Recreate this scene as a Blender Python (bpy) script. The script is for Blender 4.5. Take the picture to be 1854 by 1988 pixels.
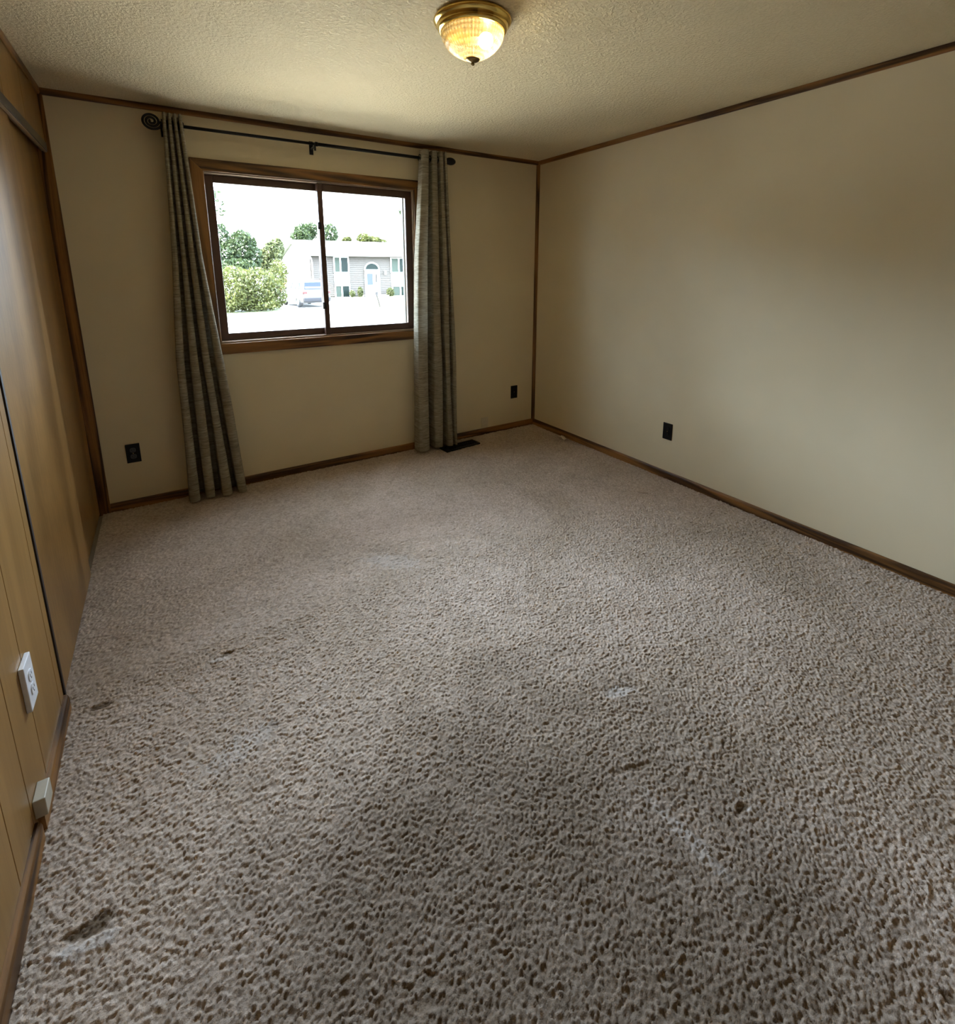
import bpy, bmesh, math, random
import numpy as np
from mathutils import Vector, Matrix

random.seed(7)
rng = np.random.default_rng(7)
for o in list(bpy.data.objects):
    bpy.data.objects.remove(o, do_unlink=True)
sc = bpy.context.scene
COL = sc.collection

# ------------------------------------------------------------------ camera
H = 2.286                                  # ceiling height
CAM_H, YAW, PITCH, ROLL = 1.40093, 0.565686, 0.205549, -0.00135
FPX, CY = 954.479, 723.473                 # focal length / principal row, 1854 x 1988 frame
D, L, R = 3.41288, 0.40914, 2.77345        # back wall y, left wall -x, right wall x
NEAR = -0.75
fwd = Vector((math.sin(YAW) * math.cos(PITCH), math.cos(YAW) * math.cos(PITCH), -math.sin(PITCH)))
rgt = Vector((math.cos(YAW), -math.sin(YAW), 0))
upv = rgt.cross(fwd)
cr, sr = math.cos(ROLL), math.sin(ROLL)
rgt, upv = cr * rgt + sr * upv, -sr * rgt + cr * upv
cam_data = bpy.data.cameras.new('camera')
cam = bpy.data.objects.new('camera', cam_data)
COL.objects.link(cam)
cam_data.sensor_fit = 'HORIZONTAL'
cam_data.sensor_width = 36
cam_data.lens = 36 * FPX / 1854
cam_data.shift_y = (CY - 994) / 1854
cam_data.clip_start = 0.02
cam_data.clip_end = 400
cam.matrix_world = Matrix(((rgt.x, upv.x, -fwd.x, 0), (rgt.y, upv.y, -fwd.y, 0), (rgt.z, upv.z, -fwd.z, CAM_H), (0, 0, 0, 1)))
sc.camera = cam

def pix(px, py, axis, val):
    """pixel -> point where its ray meets the plane axis = val"""
    d = rgt * ((px - 927) / FPX) + upv * ((CY - py) / FPX) + fwd
    o = Vector((0, 0, CAM_H))
    return o + d * ((val - o[axis]) / d[axis])

# ------------------------------------------------------------------ world, sun, exposure
world = bpy.data.worlds.new('world')
sc.world = world
world.use_nodes = True
wn = world.node_tree
wn.nodes['Background'].inputs[0].default_value = (0.69, 0.82, 1.0, 1)
wn.nodes['Background'].inputs[1].default_value = 6.4
sun_d = bpy.data.lights.new('sun', 'SUN')
sun_d.energy = 13.0
sun_d.angle = 0.01
sun_d.color = (1.0, 0.92, 0.80)
sun = bpy.data.objects.new('sun', sun_d)
COL.objects.link(sun)
sdir = Vector((-1.0, -0.13, 1.15)).normalized()       # towards the sun
sun.rotation_euler = sdir.to_track_quat('Z', 'Y').to_euler()
sun.location = (-10, 20, 15)
# sampling hint for the daylight that comes in through the window (a portal gives off no light itself)
por_d = bpy.data.lights.new('window_portal', 'AREA')
por_d.shape = 'RECTANGLE'
por_d.size, por_d.size_y = 1.36, 1.04
por_d.cycles.is_portal = True
por = bpy.data.objects.new('window_portal', por_d)
COL.objects.link(por)
por.location = (0.9475, D + 0.14, 1.4625)
por.rotation_euler = (math.radians(-90), 0, 0)
vs = sc.view_settings
vs.view_transform = 'Standard'
vs.look = 'None'
vs.exposure = 3.1
vs.gamma = 1.0
vs.use_curve_mapping = False
sc.cycles.max_bounces = 14
sc.cycles.diffuse_bounces = 8
sc.cycles.transparent_max_bounces = 12
sc.cycles.sample_clamp_indirect = 6.0
LAMP_POWER = 8.5

# ------------------------------------------------------------------ materials
class NT:
    def __init__(self, name):
        self.m = bpy.data.materials.new(name)
        self.m.use_nodes = True
        self.t = self.m.node_tree
        self.b = self.t.nodes['Principled BSDF']
        self.out = self.t.nodes['Material Output']
    def n(self, typ, **kw):
        nd = self.t.nodes.new(typ)
        for k, v in kw.items():
            if k == 'ins':
                for i, x in v.items():
                    nd.inputs[i].default_value = x
            else:
                setattr(nd, k, v)
        return nd
    def l(self, a, b):
        self.t.links.new(a, b)
    def coords(self, scale=(1, 1, 1), kind='Object', rot=(0, 0, 0)):
        tc = self.n('ShaderNodeTexCoord')
        mp = self.n('ShaderNodeMapping')
        mp.inputs['Scale'].default_value = scale
        mp.inputs['Rotation'].default_value = rot
        self.l(tc.outputs[kind], mp.inputs[0])
        return mp.outputs[0]
    def noise(self, vec, scale, detail=4, rough=0.55, dist=0.0):
        nd = self.n('ShaderNodeTexNoise', ins={'Scale': scale, 'Detail': detail, 'Roughness': rough, 'Distortion': dist})
        self.l(vec, nd.inputs['Vector'])
        return nd.outputs['Fac']
    def ramp(self, fac, stops):
        nd = self.n('ShaderNodeValToRGB')
        e = nd.color_ramp.elements
        while len(e) < len(stops):
            e.new(0.5)
        for i, (p, c) in enumerate(stops):
            e[i].position = p
            e[i].color = (*c, 1)
        self.l(fac, nd.inputs[0])
        return nd.outputs[0]
    def bump(self, h, strength, dist):
        nd = self.n('ShaderNodeBump', ins={'Strength': strength, 'Distance': dist})
        self.l(h, nd.inputs['Height'])
        self.l(nd.outputs[0], self.b.inputs['Normal'])
        return nd
    def base(self, col=None, rough=0.5, metal=0.0, spec=0.5):
        if col is not None:
            if hasattr(col, 'is_linked'):
                self.l(col, self.b.inputs['Base Color'])
            else:
                self.b.inputs['Base Color'].default_value = (*col, 1)
        self.b.inputs['Roughness'].default_value = rough
        self.b.inputs['Metallic'].default_value = metal
        self.b.inputs['Specular IOR Level'].default_value = spec
        return self.m

def plain(name, col, rough=0.5, metal=0.0, spec=0.5, var=0.06, scale=30):
    t = NT(name)
    f = t.noise(t.coords(), scale, 3)
    c = t.ramp(f, [(0.3, tuple(x * (1 - var) for x in col)), (0.7, tuple(min(1, x * (1 + var)) for x in col))])
    return t.base(c, rough, metal, spec)

def wood(name, dark, light, axis, rough=0.42, fine=90, figure=12.0, spec=0.4, ring=0.75, stretch=0.055, dist=0.6):
    """grain running along the given axis (0,1,2)"""
    t = NT(name)
    s = [1.0, 1.0, 1.0]
    s[axis] = stretch
    v = t.coords(tuple(s))
    big = t.noise(v, figure, 2, 0.5, dist)
    wv = t.n('ShaderNodeMath', operation='MULTIPLY', ins={1: 26.0})
    t.l(big, wv.inputs[0])
    sn = t.n('ShaderNodeMath', operation='SINE')
    t.l(wv.outputs[0], sn.inputs[0])
    rg = t.n('ShaderNodeMapRange', ins={1: -1.0, 2: 1.0, 3: 0.5 - ring / 2, 4: 0.5 + ring / 2})
    t.l(sn.outputs[0], rg.inputs[0])
    fi = t.noise(v, fine, 5, 0.7)
    mx = t.n('ShaderNodeMath', operation='MULTIPLY_ADD', ins={1: 1.0 - 0.0, 2: -0.5})
    t.l(fi, mx.inputs[0])
    ad = t.n('ShaderNodeMath', operation='ADD')
    t.l(rg.outputs[0], ad.inputs[0])
    t.l(mx.outputs[0], ad.inputs[1])
    c = t.ramp(ad.outputs[0], [(0.12, dark), (0.5, tuple(0.5 * (a + b) for a, b in zip(dark, light))), (0.9, light)])
    t.bump(fi, 0.12, 0.001)
    return t.base(c, rough, 0, spec)

def mat_wall():
    t = NT('cream_wall_paint')
    f = t.noise(t.coords(kind='Object'), 3, 2)
    c = t.ramp(f, [(0.3, (0.69, 0.608, 0.425)), (0.7, (0.72, 0.638, 0.455))])
    t.bump(t.noise(t.coords(), 160, 3), 0.06, 0.002)
    return t.base(c, 0.55, 0, 0.35)

def mat_ceiling():
    t = NT('textured_ceiling_paint')
    v = t.coords()
    a = t.noise(v, 70, 3, 0.6, 0.4)
    hr = t.ramp(a, [(0.42, (0, 0, 0)), (0.60, (1, 1, 1))])
    t.bump(hr, 0.55, 0.006)
    c = t.ramp(t.noise(v, 2, 2), [(0.3, (0.75, 0.66, 0.45)), (0.7, (0.78, 0.69, 0.48))])
    return t.base(c, 0.75, 0, 0.2)

def mat_carpet():
    t = NT('beige_carpet_yarn')
    at = t.n('ShaderNodeAttribute', attribute_name='yarn')
    sep = t.n('ShaderNodeSeparateColor')
    t.l(at.outputs['Color'], sep.inputs[0])
    v = t.coords()
    base = t.ramp(sep.outputs[0], [(0.0, (0.31, 0.245, 0.19)), (0.45, (0.47, 0.385, 0.315)), (1.0, (0.63, 0.535, 0.46))])
    # wear: paths walked paler or greyer, metre-sized
    w = t.ramp(t.noise(v, 1.3, 3, 0.6, 0.8), [(0.35, (0.86, 0.84, 0.80)), (0.65, (1.10, 1.10, 1.12))])
    m1 = t.n('ShaderNodeMix', data_type='RGBA', blend_type='MULTIPLY', ins={0: 1.0})
    t.l(base, m1.inputs[6]); t.l(w, m1.inputs[7])
    fz = t.ramp(t.noise(v, 330, 2, 0.6), [(0.3, (0.80, 0.79, 0.78)), (0.7, (1.16, 1.16, 1.16))])
    mf = t.n('ShaderNodeMix', data_type='RGBA', blend_type='MULTIPLY', ins={0: 1.0})
    t.l(m1.outputs[2], mf.inputs[6]); t.l(fz, mf.inputs[7])
    m1 = mf
    # foreground shade painted into the yarn colour, near the camera
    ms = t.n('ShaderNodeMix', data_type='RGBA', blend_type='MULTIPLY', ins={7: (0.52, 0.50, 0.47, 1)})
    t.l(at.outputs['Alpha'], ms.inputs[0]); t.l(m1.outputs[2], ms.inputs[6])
    m2 = t.n('ShaderNodeMix', data_type='RGBA', blend_type='MIX', ins={7: (0.085, 0.05, 0.018, 1)})
    t.l(sep.outputs[1], m2.inputs[0]); t.l(ms.outputs[2], m2.inputs[6])
    m3 = t.n('ShaderNodeMix', data_type='RGBA', blend_type='MIX', ins={7: (0.60, 0.57, 0.55, 1)})
    t.l(sep.outputs[2], m3.inputs[0]); t.l(m2.outputs[2], m3.inputs[6])
    t.bump(t.noise(v, 420, 3, 0.7), 0.6, 0.003)
    t.b.inputs['Sheen Weight'].default_value = 0.15
    return t.base(m3.outputs[2], 0.95, 0, 0.1)

def mat_fabric():
    t = NT('heather_curtain_fabric')
    v = t.coords((14, 14, 190))
    st = t.noise(v, 1.0, 4, 0.7, 0.5)
    v2 = t.coords((3, 3, 22))
    bl = t.noise(v2, 1.0, 3, 0.6)
    ad = t.n('ShaderNodeMath', operation='MULTIPLY_ADD', ins={1: 0.22})
    t.l(bl, ad.inputs[0]); t.l(st, ad.inputs[2])
    c = t.ramp(ad.outputs[0], [(0.38, (0.13, 0.11, 0.078)), (0.60, (0.30, 0.27, 0.20)), (0.82, (0.50, 0.455, 0.36))])
    t.bump(st, 0.25, 0.002)
    t.base(c, 0.85, 0, 0.15)
    tr = t.n('ShaderNodeBsdfTranslucent')
    t.l(c, tr.inputs[0])
    mx = t.n('ShaderNodeMixShader', ins={0: 0.16})
    t.l(t.b.outputs[0], mx.inputs[1]); t.l(tr.outputs[0], mx.inputs[2])
    t.l(mx.outputs[0], t.out.inputs[0])
    return t.m

def mat_pane(name='clear_window_glass', tint=(0.96, 0.98, 0.97)):
    t = NT(name)
    t.t.nodes.remove(t.b)
    tr = t.n('ShaderNodeBsdfTransparent'); tr.inputs[0].default_value = (*tint, 1)
    gl = t.n('ShaderNodeBsdfGlossy', ins={'Roughness': 0.02})
    fr = t.n('ShaderNodeFresnel', ins={'IOR': 1.45})
    f2 = t.n('ShaderNodeMath', operation='MULTIPLY', ins={1: 0.8})
    t.l(fr.outputs[0], f2.inputs[0])
    mx = t.n('ShaderNodeMixShader')
    t.l(f2.outputs[0], mx.inputs[0]); t.l(tr.outputs[0], mx.inputs[1]); t.l(gl.outputs[0], mx.inputs[2])
    t.l(mx.outputs[0], t.out.inputs[0])
    return t.m

def mat_lampglass():
    t = NT('pressed_lamp_glass')
    t.t.nodes.remove(t.b)
    tr = t.n('ShaderNodeBsdfTransparent'); tr.inputs[0].default_value = (0.62, 0.58, 0.46, 1)
    tl = t.n('ShaderNodeBsdfTranslucent'); tl.inputs[0].default_value = (0.95, 0.88, 0.62, 1)
    gl = t.n('ShaderNodeBsdfGlossy', ins={'Roughness': 0.12})
    a = t.n('ShaderNodeMixShader', ins={0: 0.075})
    t.l(tr.outputs[0], a.inputs[1]); t.l(tl.outputs[0], a.inputs[2])
    rb = t.n('ShaderNodeAttribute', attribute_name='rib')
    mr = t.n('ShaderNodeMapRange', ins={1: -1.0, 2: 1.0, 3: 0.06, 4: 0.30})
    t.l(rb.outputs['Fac'], mr.inputs[0])
    t.l(mr.outputs[0], a.inputs[0])
    b = t.n('ShaderNodeMixShader', ins={0: 0.12})
    t.l(a.outputs[0], b.inputs[1]); t.l(gl.outputs[0], b.inputs[2])
    t.l(b.outputs[0], t.out.inputs[0])
    return t.m

def mat_emit(name, col, s):
    t = NT(name)
    t.b.inputs['Base Color'].default_value = (0.9, 0.88, 0.8, 1)
    t.b.inputs['Emission Color'].default_value = (*col, 1)
    t.b.inputs['Emission Strength'].default_value = s
    return t.m

def mat_leaf(name, a, b):
    t = NT(name)
    c = t.ramp(t.noise(t.coords(), 1.6, 4, 0.7), [(0.3, a), (0.7, b)])
    t.base(c, 0.6, 0, 0.2)
    tr = t.n('ShaderNodeBsdfTranslucent')
    t.l(c, tr.inputs[0])
    mx = t.n('ShaderNodeMixShader', ins={0: 0.35})
    t.l(t.b.outputs[0], mx.inputs[1]); t.l(tr.outputs[0], mx.inputs[2])
    t.l(mx.outputs[0], t.out.inputs[0])
    return t.m

M_WALL = mat_wall()
M_CEIL = mat_ceiling()
M_CARPET = mat_carpet()
M_FABRIC = mat_fabric()
M_PANE = mat_pane()
OAK_D, OAK_L = (0.045, 0.018, 0.004), (0.28, 0.13, 0.034)
M_OAKX = wood('oak_trim_along_x', OAK_D, OAK_L, 0)
M_OAKY = wood('oak_trim_along_y', OAK_D, OAK_L, 1)
M_OAKZ = wood('oak_trim_along_z', OAK_D, OAK_L, 2)
M_PANEL = wood('oak_wall_paneling', (0.215, 0.110, 0.028), (0.33, 0.185, 0.056), 2, 0.38, 60, 3.0, 0.4, 0.30, 0.045)
M_DOOR = wood('oak_veneer_sliding_door', (0.19, 0.098, 0.027), (0.38, 0.215, 0.070), 2, 0.33, 70, 1.6, 0.5, 0.55, 0.16, 0.9)
M_SASH = plain('brown_vinyl_sash', (0.075, 0.038, 0.026), 0.4, 0, 0.5)
M_LINER = plain('tan_window_liner', (0.34, 0.25, 0.17), 0.5)
M_WHITE = plain('white_enamel', (0.78, 0.78, 0.76), 0.35)
M_OUTW = plain('white_outlet_plastic', (0.75, 0.76, 0.80), 0.3)
M_BLACK = plain('dark_bronze_plastic', (0.006, 0.005, 0.0048), 0.4, 0, 0.25)
M_SOCK = plain('dark_grey_socket_face', (0.05, 0.05, 0.048), 0.3)
M_SLOT = plain('socket_slot_black', (0.004, 0.004, 0.004), 0.6)
M_IRON = plain('black_iron_rod', (0.018, 0.018, 0.02), 0.35, 0.6)
M_BRASS = plain('polished_brass', (0.78, 0.56, 0.16), 0.16, 1.0)
M_ABRASS = plain('antique_brass', (0.30, 0.22, 0.10), 0.3, 1.0)
M_BRONZE = plain('bronze_track', (0.12, 0.105, 0.10), 0.35, 0.7)
M_DARKGAP = plain('dark_stained_jamb', (0.018, 0.009, 0.005), 0.6)
M_ALMOND = plain('almond_plastic', (0.50, 0.46, 0.37), 0.45)
M_PLATE = plain('painted_cover_plate', (0.60, 0.54, 0.43), 0.45)
M_LGLASS = mat_lampglass()
M_BULB = mat_emit('lit_bulb', (1.0, 0.80, 0.50), LAMP_POWER)

# ------------------------------------------------------------------ mesh helpers
class MB:
    def __init__(self):
        self.v, self.f = [], []
    def add(self, vs_, fs_):
        n = len(self.v)
        self.v += [tuple(x) for x in vs_]
        self.f += [tuple(i + n for i in q) for q in fs_]
        return self
    def box(self, x0, x1, y0, y1, z0, z1):
        return self.add([(x0, y0, z0), (x1, y0, z0), (x1, y1, z0), (x0, y1, z0), (x0, y0, z1), (x1, y0, z1), (x1, y1, z1), (x0, y1, z1)],
                        [(0, 3, 2, 1), (4, 5, 6, 7), (0, 1, 5, 4), (1, 2, 6, 5), (2, 3, 7, 6), (3, 0, 4, 7)])
    def prism(self, poly, axis, a, b):
        """polygon (2-D points in the other two axes, in axis order) extruded along axis from a to b"""
        n = len(poly)
        def P(p, t):
            q = list(p); q.insert(axis, t); return q
        vs_ = [P(p, a) for p in poly] + [P(p, b) for p in poly]
        fs_ = [tuple(range(n)), tuple(range(2 * n - 1, n - 1, -1))]
        fs_ += [(i, i + n, (i + 1) % n + n, (i + 1) % n) for i in range(n)]
        return self.add(vs_, fs_)
    def tube(self, pts, r, seg=12, caps=True):
        pts = [Vector(p) for p in pts]
        rs = r if isinstance(r, (list, tuple)) else [r] * len(pts)
        rings = []
        ref = None
        for i, p in enumerate(pts):
            t = (pts[min(i + 1, len(pts) - 1)] - pts[max(i - 1, 0)]).normalized()
            if ref is None:
                ref = Vector((0, 0, 1)) if abs(t.z) < 0.9 else Vector((1, 0, 0))
            u = (ref - t * ref.dot(t)).normalized()
            w = t.cross(u)
            ref = u
            rings.append([p + (u * math.cos(2 * math.pi * k / seg) + w * math.sin(2 * math.pi * k / seg)) * rs[i] for k in range(seg)])
        vs_ = [q for rg_ in rings for q in rg_]
        fs_ = []
        for i in range(len(rings) - 1):
            for k in range(seg):
                k2 = (k + 1) % seg
                fs_.append((i * seg + k, i * seg + k2, (i + 1) * seg + k2, (i + 1) * seg + k))
        if caps:
            fs_.append(tuple(range(seg - 1, -1, -1)))
            fs_.append(tuple((len(rings) - 1) * seg + k for k in range(seg)))
        return self.add(vs_, fs_)
    def lathe(self, prof, c, seg=48, axis=2):
        vs_, fs_ = [], []
        for r, h in prof:
            for k in range(seg):
                a = 2 * math.pi * k / seg
                p = [r * math.cos(a), r * math.sin(a)]
                p.insert(axis, h)
                vs_.append((p[0] + c[0], p[1] + c[1], p[2] + c[2]))
        for i in range(len(prof) - 1):
            for k in range(seg):
                k2 = (k + 1) % seg
                fs_.append((i * seg + k, i * seg + k2, (i + 1) * seg + k2, (i + 1) * seg + k))
        return self.add(vs_, fs_)
    def ball(self, c, rx, ry, rz, seg=16, rings=10):
        vs_, fs_ = [], []
        for i in range(rings + 1):
            th = math.pi * i / rings
            for k in range(seg):
                a = 2 * math.pi * k / seg
                vs_.append((c[0] + rx * math.sin(th) * math.cos(a), c[1] + ry * math.sin(th) * math.sin(a), c[2] + rz * math.cos(th)))
        for i in range(rings):
            for k in range(seg):
                k2 = (k + 1) % seg
                fs_.append((i * seg + k, (i + 1) * seg + k, (i + 1) * seg + k2, i * seg + k2))
        return self.add(vs_, fs_)
    def xform(self, mat):
        self.v = [tuple(mat @ Vector(p)) for p in self.v]
        return self
    def build(self, name, mat, parent=None, bevel=0, smooth=False, origin=None):
        me = bpy.data.meshes.new(name)
        vv = np.array(self.v, dtype=float)
        if parent is not None:
            org = parent.matrix_world.translation.copy() if not parent.parent else parent['_w']
            org = Vector(org)
            off = Vector((0, 0, 0))
            vv = vv - np.array(org)
        else:
            if origin is None:
                lo, hi = vv.min(0), vv.max(0)
                origin = ((lo[0] + hi[0]) / 2, (lo[1] + hi[1]) / 2, lo[2])
            vv = vv - np.array(origin)
        me.from_pydata([tuple(p) for p in vv], [], self.f)
        bm = bmesh.new(); bm.from_mesh(me)
        bmesh.ops.recalc_face_normals(bm, faces=bm.faces)
        bm.to_mesh(me); bm.free()
        me.materials.append(mat)
        if smooth:
            me.polygons.foreach_set('use_smooth', [True] * len(me.polygons))
        ob = bpy.data.objects.new(name, me)
        COL.objects.link(ob)
        if parent is not None:
            ob.parent = parent
            ob['_w'] = tuple(org)
        else:
            ob.location = origin
            ob.matrix_world = Matrix.Translation(origin)
        if bevel:
            md = ob.modifiers.new('bevel', 'BEVEL')
            md.width = bevel; md.segments = 2; md.limit_method = 'ANGLE'
        return ob

def struct(ob, label=None):
    ob['kind'] = 'structure'
    if label: ob['label'] = label
    return ob

def tag(ob, label, cat, group=None):
    ob['label'] = label; ob['category'] = cat
    if group: ob['group'] = group
    return ob

def thing(name, loc, label=None, cat=None, group=None):
    e = bpy.data.objects.new(name, None)
    e.empty_display_size = 0.1
    COL.objects.link(e)
    e.location = loc
    e.matrix_world = Matrix.Translation(loc)
    if label: tag(e, label, cat, group)
    return e

# ------------------------------------------------------------------ room shell
struct(MB().box(-L - 0.75, R + 0.12, NEAR - 0.1, D + 0.11, -0.12, 0.0).build('floor', plain('subfloor', (0.3, 0.26, 0.2), 0.9)))
struct(MB().box(-L - 0.75, R + 0.12, NEAR - 0.1, D + 0.11, H, H + 0.1).build('ceiling', M_CEIL))
struct(MB().box(R, R + 0.12, NEAR - 0.1, D, 0, H).build('wall_right', M_WALL))
wf = MB()
wf.box(-L - 0.75, -0.38, NEAR - 0.1, NEAR, 0, H)
wf.box(0.55, R, NEAR - 0.1, NEAR, 0, H)
wf.box(-0.38, 0.55, NEAR - 0.1, NEAR, 2.03, H)
wf.box(-0.60, -0.50, NEAR - 2.2, NEAR - 0.1, 0, H)
wf.box(0.70, 0.80, NEAR - 2.2, NEAR - 0.1, 0, H)
wf.box(-0.60, 0.80, NEAR - 2.3, NEAR - 2.2, 0, H)
wf.box(-0.60, 0.80, NEAR - 2.2, NEAR - 0.1, H, H + 0.1)
wf.box(-0.60, 0.80, NEAR - 2.2, NEAR - 0.1, -0.1, 0.0)
struct(wf.build('wall_front', M_PANEL))
WX0, WX1, WZ0, WZ1 = 0.275, 1.62, 0.955, 1.97          # window opening
wb = MB()
wb.box(-L - 0.75, WX0, D, D + 0.11, 0, H)
wb.box(WX1, R + 0.12, D, D + 0.11, 0, H)
wb.box(WX0, WX1, D, D + 0.11, 0, WZ0)
wb.box(WX0, WX1, D, D + 0.11, WZ1, H)
struct(wb.build('wall_back', M_WALL))

# left wall: panelled part, lintel over the closet, closet back
CLY = 1.862                                            # closet opening starts here
HDZ = 2.028
wl = MB()
wl.box(-L - 0.10, -L - 0.006, NEAR, CLY, 0, H)
wl.box(-L - 0.10, -L - 0.006, CLY, D, HDZ, H)
wl.box(-L - 0.75, -L - 0.65, NEAR, D, 0, H)
wall_left = struct(wl.build('wall_left', M_DARKGAP))
grooves = [NEAR, -0.60, -0.35, -0.20, 0.05, 0.20, 0.45, 0.64, 0.83, 1.01, 1.25, 1.395, 1.548, 1.797, 1.846]
for a, b in zip(grooves[:-1], grooves[1:]):
    MB().box(-L - 0.0059, -L, a + 0.0016, b - 0.0016, 0, H).build('plank', M_PANEL, wall_left, bevel=0.0012)
for a, b in zip([1.846, 2.03, 2.45, 2.60, 2.98], [2.03, 2.45, 2.60, 2.98, D - 0.012]):
    MB().box(-L - 0.0059, -L, a + 0.0012, b - 0.0012, HDZ, H).build('plank', M_PANEL, wall_left, bevel=0.001)

# closet: two sliding doors, track fascia, jamb
d1 = MB().box(-L - 0.031, -L - 0.013, CLY - 0.01, 2.70, 0.012, HDZ - 0.004).build('door_1', M_DOOR, bevel=0.0015)
struct(d1, 'oak veneer sliding closet door overlapping the darker one behind it')
d2 = MB().box(-L - 0.054, -L - 0.036, 2.63, D - 0.004, 0.012, HDZ - 0.004).build('door_2', M_DOOR, bevel=0.0015)
struct(d2, 'oak veneer sliding closet door on the rear track beside the window wall')
t = MB().box(-L - 0.022, -L + 0.004, CLY - 0.016, D - 0.013, HDZ - 0.040, HDZ + 0.002).build('trim_1', M_BRONZE, bevel=0.002)
struct(t, 'dark metal track fascia over the closet doors')
MB().box(-L - 0.010, -L + 0.001, CLY - 0.012, D - 0.014, HDZ - 0.044, HDZ - 0.0405).build('track_lip', M_LINER, t)
t = MB().box(-L - 0.04, -L + 0.004, 1.8475, CLY, 0.0, HDZ - 0.042).build('trim_2', M_DARKGAP, bevel=0.001)
struct(t, 'thin dark jamb strip where wall paneling meets the closet')
t = MB().box(-L - 0.058, -L + 0.018, D - 0.012, D - 0.0005, 0.0, H - 0.03).build('trim_3', M_OAKZ, bevel=0.002)
struct(t, 'oak corner board between closet doors and window wall')

# baseboards (rounded top), crown battens, corner batten
def base_prof(th=0.012, h=0.060):
    return [(0.0002, 0), (th, 0), (th, h - 0.014), (th * 0.8, h - 0.006), (th * 0.45, h - 0.001), (0.0002, h)]
struct(MB().prism([(D - a, b) for a, b in base_prof()], 0, -L + 0.0185, R - 0.0125).build('baseboard_back', M_OAKX))
struct(MB().prism([(R - a, b) for a, b in base_prof()], 1, NEAR, D - 0.0005).build('baseboard_right', M_OAKY))
bl = MB()
bl.prism([(-L + a, b) for a, b in base_prof(0.013, 0.064)], 1, 1.425, CLY - 0.018)
bl.prism([(-L + a, b) for a, b in base_prof(0.013, 0.064)], 1, NEAR, 1.40)
struct(bl.build('baseboard_left', M_OAKY))
def crown_prof():
    return [(0.0002, H - 0.031), (0.006, H - 0.031), (0.011, H - 0.024), (0.012, H - 0.0005), (0.0002, H - 0.0005)]
struct(MB().prism([(D - a, b) for a, b in crown_prof()], 0, -L, R).build('trim_4', M_OAKX), 'narrow dark wood strip along the ceiling above the window')
struct(MB().prism([(R - a, b) for a, b in crown_prof()], 1, NEAR, D).build('trim_5', M_OAKY), 'narrow dark wood strip along the ceiling of the plain wall')
struct(MB().prism([(-L + a, b) for a, b in crown_prof()], 1, NEAR, D).build('trim_6', M_OAKY), 'narrow wood strip along the ceiling above the closet')
cb = MB().prism([(R - 0.0003, D - 0.0003), (R - 0.022, D - 0.0003), (R - 0.020, D - 0.008), (R - 0.008, D - 0.020), (R - 0.0003, D - 0.022)], 2, 0.06, H - 0.031)
struct(cb.build('trim_7', M_OAKZ), 'dark wood cove strip in the corner of window wall and plain wall')

# ------------------------------------------------------------------ window
win = thing('window_1', ((WX0 + WX1) / 2, D, WZ0), 'oak framed sliding window with brown sashes', None)
del win['category']
win['kind'] = 'structure'
cx0, cx1, cz0, cz1, cw, ct = 0.214, 1.683, 0.888, 2.033, 0.067, 0.017
# casing: four mitred boards
def mitre(pts, ang_mat, name='casing_board'):
    MB().prism(pts, 1, D - ct, D - 0.0003).build(name, ang_mat, win, bevel=0.003)
mitre([(cx0, cz1), (cx1, cz1), (cx1 - cw, cz1 - cw), (cx0 + cw, cz1 - cw)], M_OAKX)
mitre([(cx0, cz0), (cx1, cz0), (cx1 - cw, cz0 + cw), (cx0 + cw, cz0 + cw)], M_OAKX)
mitre([(cx0, cz0), (cx0, cz1), (cx0 + cw, cz1 - cw), (cx0 + cw, cz0 + cw)], M_OAKZ)
mitre([(cx1, cz0), (cx1, cz1), (cx1 - cw, cz1 - cw), (cx1 - cw, cz0 + cw)], M_OAKZ)
# jamb liner in the opening
ln = MB()
ln.box(WX0, WX0 + 0.010, D - 0.001, D + 0.108, WZ0, WZ1)
ln.box(WX1 - 0.010, WX1, D - 0.001, D + 0.108, WZ0, WZ1)
ln.box(WX0 + 0.010, WX1 - 0.010, D - 0.001, D + 0.108, WZ0, WZ0 + 0.010)
ln.box(WX0 + 0.010, WX1 - 0.010, D - 0.001, D + 0.108, WZ1 - 0.010, WZ1)
ln.build('jamb_liner', M_LINER, win)
def sash(x0, x1, z0, z1, y0, y1, wl_, wr, wt, wb_, front=0.0, back=0.0):
    s = MB()
    s.box(x0, x0 + wl_, y0 - front, y1 + back, z0, z1)
    s.box(x1 - wr, x1, y0, y1, z0, z1)
    s.box(x0 + wl_, x1 - wr, y0, y1, z0, z0 + wb_)
    s.box(x0 + wl_, x1 - wr, y0, y1, z1 - wt, z1)
    ob = s.build('sash', M_SASH, win, bevel=0.003)
    ym = (y0 + y1) / 2
    MB().box(x0 + wl_ - 0.004, x1 - wr + 0.004, ym - 0.002, ym + 0.002, z0 + wb_ - 0.004, z1 - wt + 0.004).build('pane', M_PANE, ob)
    return ob
sash(0.287, 0.972, 0.966, 1.959, D + 0.058, D + 0.084, 0.047, 0.036, 0.043, 0.044)
s2 = sash(0.932, 1.609, 0.966, 1.959, D + 0.022, D + 0.050, 0.034, 0.048, 0.048, 0.046, 0.014, 0.007)
for zz in (1.690, 1.165):
    MB().box(0.922, 0.944, D - 0.002, D + 0.0075, zz - 0.022, zz + 0.022).box(0.926, 0.934, D - 0.010, D - 0.002, zz - 0.012, zz + 0.014).build('latch', M_IRON, s2, bevel=0.001)
ox = MB()
ox.box(0.27, 0.315, D + 0.111, D + 0.135, 0.945, 1.985)
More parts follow.
